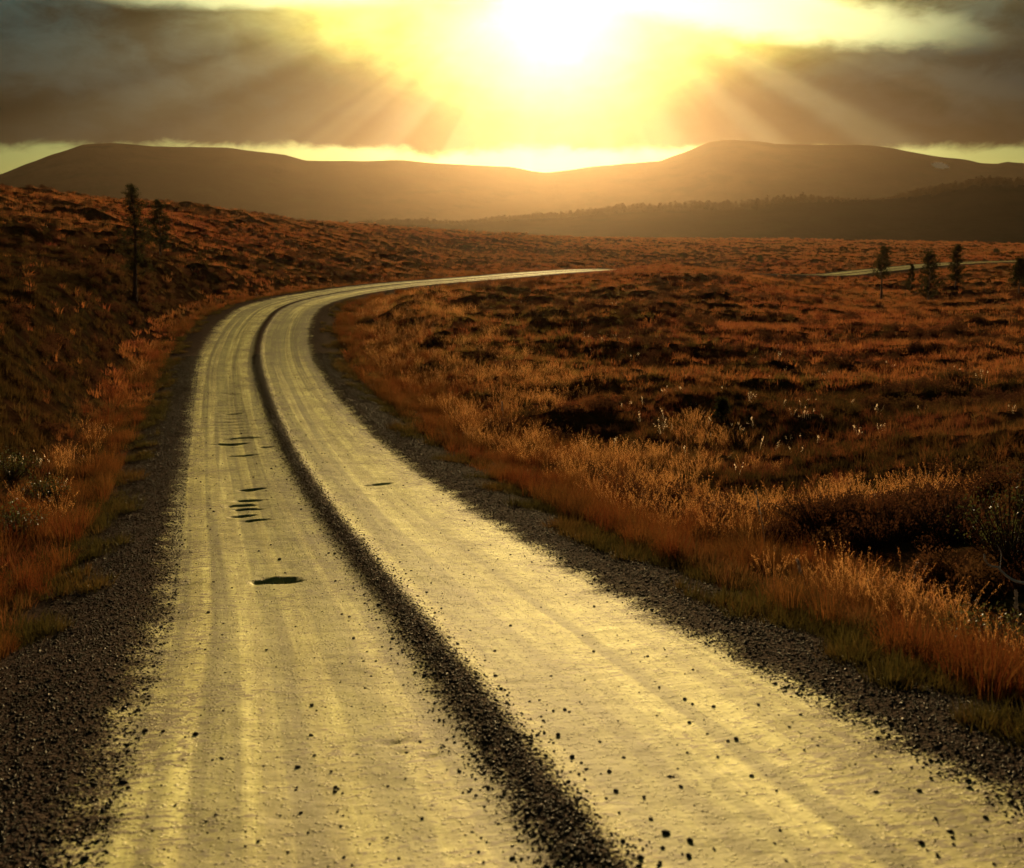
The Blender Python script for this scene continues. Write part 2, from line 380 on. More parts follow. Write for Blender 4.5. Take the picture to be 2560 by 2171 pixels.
speck = t.ss(t.m('ADD', t.m('ADD', grain2, dens), t.m('MULTIPLY', t.m('SUBTRACT', blot, .5), .55)), .585, .66)
pale = t.mix(t.m('MULTIPLY', speck, .9), pale, (.060, .040, .020))  # dark grit, plus small bump shadows painted into the colour as dashes
vor = t.n('ShaderNodeTexVoronoi'); t.put(vor.inputs['Vector'], uv); vor.inputs['Scale'].default_value = 38.
vcol = t.n('ShaderNodeSeparateColor'); t.put(vcol.inputs[0], vor.outputs['Color'])
emb = t.m('MULTIPLY', t.ss(vcol.outputs[1], .74, .76), t.ss(vor.outputs['Distance'], .5, .36))
pale = t.mix(t.m('MULTIPLY', emb, .8), pale, t.mix(vcol.outputs[2], (.07, .052, .026), (.42, .37, .22)))
stone_c = t.mix(vcol.outputs[0], (.013, .008, .006), (.052, .032, .021))
wheel = t.ss(t.noise(t.mapv(uv, (2.7, .022, 1.), (11, 3, 0)), 1., 2., .5), .45, .55)      # worn wheel lines: dusty and bare
pale = t.mix(1., pale, t.mix(wheel, (.60, .62, .44), (1.42, 1.43, 1.30)), 'MULTIPLY')
mott = t.ss(t.noise(t.mapv(uv, (1., .45, 1.), (4, 8, 0)), .9, 5., .65), .36, .62)
pale = t.mix(1., pale, t.mix(mott, (.72, .70, .58), (1.12, 1.12, 1.12)), 'MULTIPLY')
col = t.mix(dark, pale, stone_c)
hgt = t.m('ADD', t.m('MULTIPLY', t.m('MAXIMUM', dark, emb), t.m('SUBTRACT', 1., vor.outputs['Distance'])), t.m('ADD', t.m('MULTIPLY', grain2, .5), t.m('MULTIPLY', t.noise(uv, 90., 3., .7), .2)))
t.put(out, matte(t, col, t.ss(dark, 0., 1., .062, .004), .66, hgt, .8, .02, 0.)); M['road'] = m
# loose stones
m, t, out = new_mat('loose_stone')
c = t.mix(orand(t), (.010, .0065, .005), (.048, .030, .021))
t.put(out, matte(t, c, .014, .3, t.noise(wpos(t), 60., 4., .6), .4, .01)); M['stone'] = m
m, t, out = new_mat('road_stone')
tcg = t.n('ShaderNodeTexCoord').outputs['Object']
c = t.mix(t.noise(tcg, 4., 4., .6), (.018, .013, .010), (.06, .043, .032))
t.put(out, matte(t, c, .015, .35, t.noise(tcg, 9., 4., .6), .5, .05)); M['rstone'] = m

M['rust'] = leaf_mat('rust_bent_grass', [(.040, .011, .006), (.082, .022, .008), (.10, .044, .013), (.045, .025, .009), (.075, .016, .007)], .38, .35)
M['moor'] = leaf_mat('moor_grass', [(.036, .011, .008), (.070, .022, .011), (.095, .040, .015), (.046, .033, .012), (.056, .015, .009)], .42, .10)
M['dark'] = leaf_mat('shade_dark_grass', [(.016, .013, .005), (.034, .022, .008), (.052, .026, .008)], .38, .25)  # darker moor growth, with the left slope's deep shade put into its colour
M['olive'] = leaf_mat('olive_grass', [(.044, .030, .010), (.075, .052, .016), (.10, .062, .019)], .5, .2)
M['far_glow'] = leaf_mat('glow_lit_moor_grass', [(.052, .015, .011), (.105, .033, .015), (.155, .062, .021), (.070, .040, .016), (.080, .020, .013)], .52, .04)  # far moor grass, brightened so its colour carries the sun's warm glow
M['green'] = leaf_mat('short_green_grass', [(.014, .013, .005), (.026, .023, .007), (.050, .026, .009)], .5, .4)
M['straw'] = leaf_mat('seeding_straw_grass', [(.17, .075, .024), (.26, .14, .05), (.15, .055, .017)], .6, .3, .03, .4)
M['heather'] = leaf_mat('dark_heather', [(.030, .015, .009), (.052, .022, .012), (.045, .032, .012)], .3, .3)
M['cotton'] = leaf_mat('cotton_grass_heads', [(.55, .45, .33), (.72, .63, .5)], .6, 1.)
M['willow'] = leaf_mat('glossy_willow_leaves', [(.022, .030, .010), (.042, .050, .016), (.036, .032, .011)], .35, 1., .05, .4)
M['needle'] = leaf_mat('pine_needles', [(.011, .013, .006), (.020, .021, .008), (.028, .021, .009)], .3, .8)
M['scrub'] = leaf_mat('far_birch_scrub', [(.026, .018, .009), (.045, .028, .012)], .3, .02)
m, t, out = new_mat('pine_bark'); P = t.n('ShaderNodeTexCoord').outputs['Object']
c = t.mix(t.noise(t.mapv(P, (6, 6, 1.5)), 2., 5., .6), (.028, .018, .012), (.085, .047, .026))
t.put(out, principled(t, c, .9, .2, t.noise(t.mapv(P, (12, 12, 3)), 2., 4., .6), .6, .03)); M['bark'] = m
m, t, out = new_mat('bleached_stem'); P = t.n('ShaderNodeTexCoord').outputs['Object']
t.put(out, principled(t, t.mix(t.noise(P, 9., 3.), (.42, .32, .25), (.6, .5, .42)), .35, .6)); M['stem'] = m
m, t, out = new_mat('far_moor_slope'); P = wpos(t)
c = t.mix(t.ss(t.noise(t.mapv(P, (1, 1, 3)), .004, 6., .6), .35, .68), (.030, .021, .011), (.060, .038, .016))
c = t.mix(t.ss(t.noise(P, .03, 4., .6), .45, .7), c, (.034, .027, .012))
t.put(out, matte(t, c, 0, .5, t.noise(P, .05, 5., .6), .5, 3.)); M['hill'] = m
m, t, out = new_mat('old_snow')
t.put(out, principled(t, t.mix(t.noise(wpos(t), .2, 3.), (.5, .52, .52), (.7, .72, .72)), .6, .3)); M['snow'] = m

# ------------------------------------------------------------------ the setting
moor = mesh_obj('moorland', np.stack([gx, gy, gz], 1), grid_faces(len(R_), len(A), True)[:, ::-1], M['heath'], smooth=True)
tag(moor, 'rolling rust brown moor of tussocks and hollows on both sides of the road', 'moorland', kind='structure')

def first_hit(px, py):
    """where the line of sight through a pixel meets the road"""
    Y = np.concatenate([np.arange(4, 60, .02), np.arange(60, 140, .1)])
    p = np.array([ray_point(px, py, 1.)]) - np.array([0, 0, ZC]); x, z = p[0, 0] * Y, ZC + p[0, 2] * Y
    la, s = road_coords(x, Y); h = road_at(s)[0][:, 2] + .0
    k = np.argmax(z <= h); return la[k], s[k], Y[k]
for x0, x1, y, hh, hd in ((562, 604, 1035, .15, .045), (562, 649, 1095, .17, .055), (537, 614, 1110, .17, .055), (651, 684, 1118, .12, .035), (576, 640, 1138, .13, .04),
                          (595, 658, 1223, .15, .055), (588, 652, 1251, .12, .05), (573, 640, 1263, .13, .06), (580, 648, 1273, .12, .055), (573, 640, 1289, .12, .05), (597, 673, 1300, .11, .045),
                          (630, 744, 1450, .20, .085), (907, 985, 1210, .13, .045), (560, 600, 985, .12, .03), (440, 520, 1462, .05, .02), (960, 1005, 1856, .04, .022), (975, 1010, 1882, .03, .018), (1060, 1095, 1900, .03, .018)):
    la, s, Y = first_hit((x0 + x1) / 2, y)
    HOLES.append((s, la, .5 * (x1 - x0) / F * Y * 1.05, hh, hd))

sv = np.concatenate([np.arange(0, S6 - 2.5, .6), np.arange(S6 - 2.5, S6 + 28, .035), np.arange(S6 + 28, S6 + 60, .12), np.arange(S6 + 60, RS[-1], .5)])
lv = np.concatenate([np.linspace(-4.2, -2.6, 12), np.linspace(-2.5, 2.5, 92), np.linspace(2.6, 4.2, 12)])
c, nn = road_at(sv)
LAT, SS = np.meshgrid(lv, sv)
rz = road_height(LAT.ravel(), SS.ravel()).reshape(LAT.shape)
VX = c[:, None, 0] + nn[:, None, 0] * LAT; VY = c[:, None, 1] + nn[:, None, 1] * LAT
road = mesh_obj('gravel_road', np.stack([VX, VY, rz], -1).reshape(-1, 3), grid_faces(len(sv), len(lv)), M['road'], smooth=True)
uvl = road.data.uv_layers.new(name='UVMap')
li = np.empty(len(road.data.loops), np.int32); road.data.loops.foreach_get('vertex_index', li)
uvl.data.foreach_set('uv', np.stack([LAT.ravel()[li], SS.ravel()[li]], 1).astype(np.float32).ravel())
tag(road, 'winding pale gravel road with two wheel tracks, dark loose gravel ridge and potholes', 'road', kind='structure')

def ridge(name, sil, dist, r0, r1, az_lim, nA, nR, rough, foot, label, mat, left=None, right=None):
    """a hill whose skyline follows surveyed bearings and elevations at one distance"""
    sil = np.array([(math.atan2(*ray_point(x, y, 1.)[:2]), (ray_point(x, y, 1.)[2] - ZC)) for x, y in sil])
    a0 = np.radians(np.linspace(-az_lim, az_lim, nA)); 
    e = np.interp(a0, sil[:, 0], sil[:, 1])
    ext = np.maximum(a0 - sil[-1, 0], 0) + np.maximum(sil[0, 0] - a0, 0)
    e = e + (fbm(a0 * 9 + 4, a0 * 0 + 2.2, 3) - .5) * .09 * sst(ext, 0, .25)
    rr = np.linspace(r0, r1, nR)
    aa, rg = np.meshgrid(a0, rr)
    wob = 1 + .10 * (fbm(a0 * 14, a0 * 0, 3) - .5)
    t_ = np.where(rg < dist, (rg - r0) / (dist - r0), 1 - (rg - dist) / (r1 - dist))
    prof = sst(t_, 0, 1) ** .85
    X, Y = rg * np.sin(aa), rg * np.cos(aa)
    crest = e * dist * np.cos(aa)
    z = ZC + foot + (crest - foot) * prof * (1 + 0 * wob)
    z += rough * (fbm(X / 110, Y / 110, 5) - .5) * np.sin(np.pi * np.clip(t_, 0, 1)) + rough * .05 * (fbm(X / 14, Y / 14, 2) - .5) * (prof > .02)
    o = mesh_obj(name, np.stack([X, Y, z], -1).reshape(-1, 3), grid_faces(nR, nA)[:, ::-1], mat, smooth=True)
    tag(o, label, 'hill', kind='structure'); return o, sil
SIL = [(-600, 520), (-250, 470), (0, 437), (62, 412), (123, 391), (209, 363), (277, 359), (320, 362), (382, 368), (492, 370), (566, 371), (646, 380), (714, 388), (763, 402), (911, 404), (1003, 401), (1077, 408), (1169, 414), (1280, 419), (1329, 429), (1366, 433), (1422, 426), (1489, 417), (1649, 404), (1711, 382), (1772, 356), (1809, 351), (1895, 355), (1938, 361), (2049, 363), (2172, 364), (2234, 373), (2326, 390), (2418, 401), (2449, 408), (2492, 411), (2517, 406), (2560, 410), (2900, 440), (3300, 430)]
mount, _ = ridge('mountain_range', SIL, 1450, 1080, 2300, 60, 620, 70, 13, -20, 'long smooth mountain range with two broad humps along the skyline', M['hill'])
SIL2 = [(-900, 590), (0, 585), (700, 578), (940, 566), (1180, 557), (1277, 549), (1421, 543), (1541, 529), (1600, 522), (1700, 521), (1877, 517), (1969, 505), (2038, 499), (2200, 501), (2315, 488), (2407, 474), (2440, 460), (2504, 464), (2560, 462), (2800, 452), (3300, 470)]
wood, _ = ridge('wooded_ridge', SIL2, 680, 520, 1000, 58, 420, 60, 6, -15, 'dark low wooded ridge rising to the right below the mountains', M['hill'])

# ------------------------------------------------------------------ scattering
def library(name, objs):
    col = bpy.data.collections.new(name)
    for o in objs: col.objects.link(o)
    return col
def scatter(name, P, rot, scl, lib, label, cat):
    """one mass of uncountable pieces: instances of a few source meshes on points"""
    me = bpy.data.meshes.new(name); me.vertices.add(len(P)); me.vertices.foreach_set('co', np.asarray(P, np.float32).ravel())
    for an, ty, v in (('rot', 'FLOAT_VECTOR', rot), ('scl', 'FLOAT_VECTOR', scl)):
        at = me.attributes.new(an, ty, 'POINT'); at.data.foreach_set('vector', np.asarray(v, np.float32).ravel())
    at = me.attributes.new('pick', 'INT', 'POINT'); at.data.foreach_set('value', rng.integers(0, 1000, len(P)).astype(np.int32))
    me.update(); o = bpy.data.objects.new(name, me); link(o)
    g = bpy.data.node_groups.new(name, 'GeometryNodeTree')
    g.interface.new_socket('Geometry', in_out='INPUT', socket_type='NodeSocketGeometry'); g.interface.new_socket('Geometry', in_out='OUTPUT', socket_type='NodeSocketGeometry')
    N = g.nodes.new; L = g.links.new
    gi, go, ip, ci = N('NodeGroupInput'), N('NodeGroupOutput'), N('GeometryNodeInstanceOnPoints'), N('GeometryNodeCollectionInfo')
    ci.inputs[0].default_value = lib; ci.inputs['Separate Children'].default_value = True; ci.inputs['Reset Children'].default_value = True
    def attr(nm, ty):
        a = N('GeometryNodeInputNamedAttribute'); a.data_type = ty; a.inputs[0].default_value = nm; return a.outputs[0]
    L(gi.outputs[0], ip.inputs['Points']); L(ci.outputs[0], ip.inputs['Instance']); ip.inputs['Pick Instance'].default_value = True
    L(attr('pick', 'INT'), ip.inputs['Instance Index']); L(attr('scl', 'FLOAT_VECTOR'), ip.inputs['Scale'])
    er = N('FunctionNodeEulerToRotation'); L(attr('rot', 'FLOAT_VECTOR'), er.inputs[0]); L(er.outputs[0], ip.inputs['Rotation'])
    L(ip.outputs[0], go.inputs[0])
    md = o.modifiers.new('scatter', 'NODES'); md.node_group = g
    tag(o, label, cat, kind='stuff'); return o

class MB:
    def __init__(s): s.v, s.q, s.t, s.n = [], [], [], 0
    def strip(s, pts, w, side):
        """a tapered blade along pts; side = unit vector of its width"""
        k = len(pts)
        for i in range(k - 1):
            s.v += [pts[i] - side * w[i], pts[i] + side * w[i]]
        s.v.append(pts[-1])
        for i in range(k - 2): s.q.append((s.n + 2 * i, s.n + 2 * i + 1, s.n + 2 * i + 3, s.n + 2 * i + 2))
        s.t.append((s.n + 2 * k - 4, s.n + 2 * k - 3, s.n + 2 * k - 2)); s.n += 2 * k - 1
    def leaf(s, p, d, side, l, w):
        s.v += [p, p + d * l * .5 + side * w, p + d * l, p + d * l * .5 - side * w]; s.q.append((s.n, s.n + 1, s.n + 2, s.n + 3)); s.n += 4
    def tube(s, pts, rad, k=6):
        pts = np.asarray(pts, float)
        tg = np.gradient(pts, axis=0); tg /= np.linalg.norm(tg, axis=1)[:, None] + 1e-9
        for i, p in enumerate(pts):
            a = np.cross(tg[i], [.31, .95, .05]); a /= np.linalg.norm(a) + 1e-9; b = np.cross(tg[i], a)
            for j in range(k):
                an = 2 * math.pi * j / k; s.v.append(p + rad[i] * (a * math.cos(an) + b * math.sin(an)))
        for i in range(len(pts) - 1):
            for j in range(k): s.q.append((s.n + i * k + j, s.n + i * k + (j + 1) % k, s.n + (i + 1) * k + (j + 1) % k, s.n + (i + 1) * k + j))
        s.n += len(pts) * k
    def build(s, name, mat, parent=None, do_link=True, smooth=False):
        return mesh_obj(name, np.array(s.v), [np.array(s.q, int).reshape(-1, 4), np.array(s.t, int).reshape(-1, 3)], mat, parent, smooth, do_link)
U = rng.uniform
def unit(v): return v / (np.linalg.norm(v) + 1e-9)
def tuft(name, mat, nb, h, spread, width, lean=.35, seeds=0, seed_l=.02, flat=0.):
    b = MB()
    for _ in range(nb):
        a = U(0, 6.283); out = np.array([math.cos(a), math.sin(a), 0]); p0 = out * spread * math.sqrt(U()) * .8 + np.array([0, 0, -.04])
        p0[:2] += U(-.3, .3, 2) * spread
        hh = h * U(.45, 1.1); ln = lean * U(.2, 1.5) * hh
        wind = np.array([.10, -.04, 0]) * hh
        ps = [p0, p0 + out * ln * .22 + np.array([0, 0, hh * .5]) + wind * .3, p0 + out * ln + np.array([0, 0, hh * (1 - flat * U())]) + wind]
        side = unit(np.cross(out, [0, 0, 1]) * U(.4, 1) + out * U(-.6, .6))
        b.strip([np.array(q) for q in ps], [width, width * .8, 0], side)
        if seeds and U() < .75:
            d = unit(ps[2] - ps[1])
            for k in range(seeds):
                q = ps[1] + (ps[2] - ps[1]) * U(.55, 1.08) + U(-1, 1, 3) * seed_l * .7
                dd = unit(d + U(-.7, .7, 3)); b.leaf(q, dd, unit(np.cross(dd, U(-1, 1, 3))), seed_l * U(.7, 1.4), seed_l * .2)
    return b.build(name, mat, do_link=False)
def bushlet(name, mat, nt, h, rad, leaf_l, leaf_w, per=9):
    b = MB()
    for _ in range(nt):
        a = U(0, 6.283); o = np.array([math.cos(a), math.sin(a), 0]) * U(0, 1) ** .6
        top = np.array([o[0] * rad, o[1] * rad, h * (1 - .55 * (o[0] ** 2 + o[1] ** 2)) * U(.75, 1.12)])
        p0 = np.array([o[0] * rad * .45, o[1] * rad * .45, -.05])
        b.strip([p0, (p0 + top) / 2 + U(-.03, .03, 3), top], [.004, .003, 0], unit(np.cross(top - p0, U(-1, 1, 3))))
        for k in range(per):
            f = U(.35, 1.); q = p0 + (top - p0) * f + U(-1, 1, 3) * rad * .10; d = unit(U(-1, 1, 3) + np.array([0, 0, .8]))
            b.leaf(q, d, unit(np.cross(d, U(-1, 1, 3))), leaf_l * U(.6, 1.3), leaf_w)
    return b.build(name, mat, do_link=False)
def pebble(name, mat, k, rough=.35):
    ph = (1 + 5 ** .5) / 2
    V = np.array([(-1, ph, 0), (1, ph, 0), (-1, -ph, 0), (1, -ph, 0), (0, -1, ph), (0, 1, ph), (0, -1, -ph), (0, 1, -ph), (ph, 0, -1), (ph, 0, 1), (-ph, 0, -1), (-ph, 0, 1)], float)
    V /= np.linalg.norm(V[0])
    T = [(0, 11, 5), (0, 5, 1), (0, 1, 7), (0, 7, 10), (0, 10, 11), (1, 5, 9), (5, 11, 4), (11, 10, 2), (10, 7, 6), (7, 1, 8), (3, 9, 4), (3, 4, 2), (3, 2, 6), (3, 6, 8), (3, 8, 9), (4, 9, 5), (2, 4, 11), (6, 2, 10), (8, 6, 7), (9, 8, 1)]
    if k:
        cache = {}; V = list(V); T2 = []
        def mid(a, b):
            key = (min(a, b), max(a, b))
            if key not in cache: cache[key] = len(V); V.append(unit((V[a] + V[b]) / 2))
            return cache[key]
        for a, b, c_ in T:
            ab, bc, ca = mid(a, b), mid(b, c_), mid(c_, a); T2 += [(a, ab, ca), (b, bc, ab), (c_, ca, bc), (ab, bc, ca)]
        T = T2; V = np.array(V)
    V = V * (1 + U(-rough, rough, (len(V), 1)) * .8) * np.array([U(.8, 1.2), U(.7, 1.), U(.5, .8)])
    for _ in range(3):                                     # a few broken flat faces
        d = unit(U(-1, 1, 3)); h = U(.55, .8); ex = np.maximum(V @ d - h, 0); V = V - ex[:, None] * d * .85
    return mesh_obj(name, V, np.array(T), mat, do_link=False)

lib_moor = library('moor_tufts', [tuft('moor_tuft', M['moor'], 34, .30, .16, .0055, .55) for _ in range(5)])
lib_far = library('far_tufts', [tuft('far_tuft', M['far_glow'], 26, .34, .30, .013, .6) for _ in range(4)])
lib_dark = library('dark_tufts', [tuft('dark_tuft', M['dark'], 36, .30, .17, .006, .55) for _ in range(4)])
lib_olive = library('olive_tufts', [tuft('olive_tuft', M['olive'], 34, .30, .2, .0075, .5, 2, .02) for _ in range(4)])
lib_rust = library('rust_tufts', [tuft('rust_tuft', M['rust'], 40, .50, .17, .0034, .38, 4, .015) for _ in range(5)])
lib_green = library('green_tufts', [tuft('green_tuft', M['green'], 40, .17, .14, .0042, .6) for _ in range(4)])
lib_straw = library('straw_tufts', [tuft('straw_tuft', M['straw'], 16, .52, .16, .0022, .45, 22, .017) for _ in range(5)])
lib_heather = library('heather_clumps', [bushlet('heather_clump', M['heather'], 46, .26, .26, .035, .009, 8) for _ in range(4)])
lib_cotton = library('cotton_heads', [tuft('cotton_stalks', M['cotton'], 5, .34, .16, .0012, .3, 7, .026) for _ in range(3)])
lib_stone = library('gravel_stones', [pebble('gravel_stone', M['stone'], 0) for _ in range(7)])

def polar(nn_, r0, r1, power, azl=30.):
    """random points with a density falling with distance as r**-power"""
    u = rng.random(nn_); k = 2 - power
    r = (r0 ** k + u * (r1 ** k - r0 ** k)) ** (1 / k); a = np.radians(U(-azl, azl, nn_))
    return r * np.sin(a), r * np.cos(a), r
def place(name, x, y, lat, s, lib, smin, smax, label, cat, grow=0., tilt=.18, zs=1.):
    clear = ~((x > 4.35) & (x < 7.8) & (y > 10.6) & (y < 17.2)) if 'heather' not in name else np.ones(len(x), bool)   # the dark shrubs' corner
    x, y, lat, s = x[clear], y[clear], lat[clear], s[clear]
    r = np.hypot(x, y); z = ground_z(x, y, lat, s)
    k = U(smin, smax, len(x)) * (1 + grow * r / 100)
    rot = np.stack([U(-tilt, tilt, len(x)), U(-tilt, tilt, len(x)), U(0, 6.283, len(x))], 1)
    on_sh = np.abs(lat) < 4.15
    z = np.where(on_sh, np.maximum(z, road_height(np.clip(lat, -4.2, 4.2), s) - .01), z)
    return scatter(name, np.stack([x, y, z - .01], 1), rot, np.stack([k, k, k * zs * U(.8, 1.2, len(x))], 1), lib, label, cat)

# moor grass everywhere off the road
x, y, r = polar(120000, 5, 420, 1.35); lat, s = road_coords(x, y); al = np.abs(lat)
pn = fbm(x * .16 + 3, y * .22, 3)                               # heather patches
keep = (al > 3.4 + .9 * fbm(x * .8, y * .8, 2)); bare = pn > .60
near = r < 38
pick = rng.random(len(x)); pz = fbm(x * .3 + 50, y * .3, 2)
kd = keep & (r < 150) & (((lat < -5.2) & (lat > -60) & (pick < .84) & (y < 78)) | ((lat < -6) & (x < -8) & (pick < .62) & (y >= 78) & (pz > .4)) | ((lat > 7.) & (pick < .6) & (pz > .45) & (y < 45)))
ko = keep & ~kd & (lat > 3.5) & (lat < 26) & (y > 38) & (y < 92) & (pick < .62) & (pz > .34)
keep = keep & ~kd & ~ko
place('shade_dark_grass', x[kd], y[kd], lat[kd], s[kd], lib_dark, .6, 1.05, 'dark brown grass, shade painted in, left of the road and in hollows', 'grass')
place('olive_grass', x[ko], y[ko], lat[ko], s[ko], lib_olive, .55, .95, 'olive yellow grass inside the bend of the road', 'grass')
keep = keep & ~((lat < -5) & (lat > -60) & (y < 60) & (rng.random(len(x)) < .5))
k1 = keep & near & ~(bare & (U(0, 1, len(x)) < .75)); k2 = keep & ~near & ~(bare & (U(0, 1, len(x)) < .55))
place('moor_grass', x[k1], y[k1], lat[k1], s[k1], lib_moor, .5, .95, 'rust brown moor grass covering the near ground beside the road', 'grass')
place('distant_moor_grass', x[k2], y[k2], lat[k2], s[k2], lib_far, .45, .85, 'rust brown grass of the far moor beyond the bend', 'grass', grow=.35)
# heather in patches
x, y, r = polar(17000, 7, 200, 1.2); lat, s = road_coords(x, y); pn = fbm(x * .16 + 3, y * .22, 3)
k = (np.abs(lat) > 5.2) & (pn > .535)
place('heather', x[k], y[k], lat[k], s[k], lib_heather, .8, 1.5, 'dark brown heather growing in patches over the moor', 'heather', grow=.1)
# verges
def verge(n_, lo, hi, s0, s1, sgn, power=1.):
    u = rng.random(n_); sl = S6 - 3 + (s1 - s0) * u ** (1 + power) + s0
    la = sgn * (lo + (hi - lo) * rng.random(n_))
    c, nr = road_at(sl); return c[:, 0] + nr[:, 0] * la, c[:, 1] + nr[:, 1] * la, la, sl
X = [verge(11500, 3.5, 6.8, 0, 120, 1), verge(4200, 3.5, 5.0, 0, 130, -1)]
x, y, lat, s = (np.concatenate(q) for q in zip(*X))
kk = np.where(lat > 0, 1 - .75 * sst(lat, 4.6, 6.8), 1 - .8 * sst(-lat, 4.1, 5.0)) * sst(fbm(x * .8, y * .8, 3), .36, .56)
k = rng.random(len(x)) < kk
place('rust_verge_grass', x[k], y[k], lat[k], s[k], lib_rust, .4, .95, 'tall rust orange bent grass along both verges of the road', 'grass', tilt=.12)
X = [verge(5000, 2.85, 4.1, 0, 90, 1), verge(5000, 2.9, 4.3, 0, 90, -1)]
x, y, lat, s = (np.concatenate(q) for q in zip(*X)); k = fbm(x * .9 + 7, y * .9, 2) + .25 * (np.abs(lat) - 3.4) > .42
place('green_verge_grass', x[k], y[k], lat[k], s[k], lib_green, .6, 1.3, 'short green grass at the edge of the gravel shoulders', 'grass')
X = [verge(5200, 4.6, 10.5, 0, 75, 1), verge(120, 4.0, 5, 0, 60, -1)]
x, y, lat, s = (np.concatenate(q) for q in zip(*X)); k = fbm(x * .4 + 31, y * .4, 2) > .46
place('seeding_grass', x[k], y[k], lat[k], s[k], lib_straw, .5, .95, 'pale seeding grass heads catching the light behind the verge', 'grass')
# cotton grass
X = []
for px, py, Y, sp_, n_ in ((1780, 1085, 30, 2.2, 45), (1850, 1070, 32, 2.0, 40), (1620, 1030, 35, 1.8, 25), (2100, 1100, 27, 1.6, 14), (1480, 870, 52, 2., 20), (600, 690, 66, 2, 14), (150, 1080, 22, .8, 10), (200, 1060, 24, .8, 10), (2050, 930, 44, 5, 35), (330, 620, 75, 6, 20), (1500, 780, 70, 8, 30)):
    p = ray_point(px, py, Y); X.append(np.stack([rng.normal(p[0], sp_, n_), rng.normal(p[1], sp_ * 1.2, n_)], 1))
X = np.vstack(X); lat, s = road_coords(X[:, 0], X[:, 1]); k = (np.abs(lat) > 4) & (rng.random(len(X)) < .32)
place('cotton_grass', X[k, 0], X[k, 1], lat[k], s[k], lib_cotton, .6, .95, 'white tufted cotton grass heads dotted over the moor', 'cotton grass', grow=.15)
# loose gravel
n_ = 140000
sl = S6 - 2.5 + 48 * rng.random(n_) ** 1.75
zone = rng.random(n_)
la = np.where(zone < .18, rng.normal(.03, .125, n_), np.where(zone < .57, 2.15 + 1.35 * rng.beta(1.6, 1.5, n_), np.where(zone < .978, -2.1 - 1.4 * rng.beta(1.5, 1.5, n_), U(-2.3, 2.3, n_))))
la = np.where((zone > .978) & (rng.random(n_) < .45), rng.normal(0, .45, n_), la)
la = np.where((zone > .978) & (rng.random(n_) < .3), np.sign(la) * (2.2 - np.abs(rng.normal(0, .35, n_))), la)
c, nr = road_at(sl); x, y = c[:, 0] + nr[:, 0] * la, c[:, 1] + nr[:, 1] * la; z = road_height(la, sl)
k_ = np.exp(rng.normal(math.log(.0068), .42, n_)) * (1 + .5 * sst(sl - S6, 10, 40)); k_ = np.minimum(k_, .020)
scatter('gravel', np.stack([x, y, z + k_ * .15], 1), np.stack([U(-.6, .6, n_), U(-.6, .6, n_), U(0, 6.283, n_)], 1), np.stack([k_, k_, k_], 1), lib_stone,
        'dark loose gravel piled between the wheel tracks and on the shoulders', 'gravel')

# scrub on the wooded ridge
def scrub_tree(name):
    b = MB(); h = U(4.5, 6.5)
    b.tube([(0, 0, -.5), (.1, 0, h * .5), (0, .1, h * .9)], [.16, .1, .03], 4)
    for _ in range(90):
        f = U(.15, 1.); rr = (1.7 * (1 - abs(f - .45) * 1.5) + .3) * math.sqrt(U()); a = U(0, 6.283)
        d = unit(U(-1, 1, 3)); b.leaf(np.array([rr * math.cos(a), rr * math.sin(a), f * h]), d, unit(np.cross(d, U(-1, 1, 3))), U(.5, 1.1), .28)
    return b.build(name, M['scrub'], do_link=False)
lib_scrub = library('scrub_trees', [scrub_tree('scrub_tree') for _ in range(5)])
wv = np.empty(len(wood.data.vertices) * 3, np.float32); wood.data.vertices.foreach_get('co', wv); wv = wv.reshape(60, 420, 3)
i = np.concatenate([rng.integers(16, 28, 3500), rng.integers(20, 25, 3200)]); j = rng.integers(100, 330, len(i)); fi, fj = rng.random((2, len(i), 1))
p = wv[i, j] * (1 - fi) * (1 - fj) + wv[i + 1, j] * fi * (1 - fj) + wv[i, j + 1] * (1 - fi) * fj + wv[i + 1, j + 1] * fi * fj
k_ = U(.4, .85, len(p)) * (.35 + .65 * sst(fbm(p[:, 0] / 45, p[:, 1] / 90, 3), .3, .65))
scatter('ridge_woodland', p - np.array([0, 0, .3]), np.stack([0 * k_, 0 * k_, U(0, 6.283, len(p))], 1), np.stack([k_, k_, k_], 1), lib_scrub, 'low dark birch scrub covering the crest of the distant ridge', 'woodland')

# snow patch on the right-hand mountain
p = ray_point(2350, 424, 1400)
a_ = np.linspace(0, 6.283, 22, endpoint=False)
mv = np.empty(len(mount.data.vertices) * 3, np.float32); mount.data.vertices.foreach_get('co', mv); mv = mv.reshape(70, 620, 3)
jj = int(np.argmin(np.abs(np.arctan2(mv[0, :, 0], mv[0, :, 1]) - math.atan2(p[0], p[1]))))
el_ = np.arctan2(mv[:, jj, 2] - ZC, np.hypot(mv[:, jj, 0], mv[:, jj, 1])); tgt = math.atan2(p[2] - ZC, math.hypot(p[0], p[1]))
ii = int(np.argmax(el_ >= tgt)); P0 = mv[ii, jj]; ex = unit(mv[ii, jj + 2] - mv[ii, jj - 2]); ey = unit(mv[ii + 1, jj] - mv[ii - 1, jj]); nz = np.cross(ex, ey)
V = [P0 + nz * 2.5] + [P0 + nz * .8 + ex * math.cos(q) * 9 * U(.7, 1.1) + ey * math.sin(q) * 16 * U(.6, 1.1) for q in a_]
sn = mesh_obj('snow_patch', np.array(V), np.array([(0, 1 + q, 1 + (q + 1) % 22) for q in range(22)]), M['snow'], mount)
sn['label'] = 'small pale snow patch'

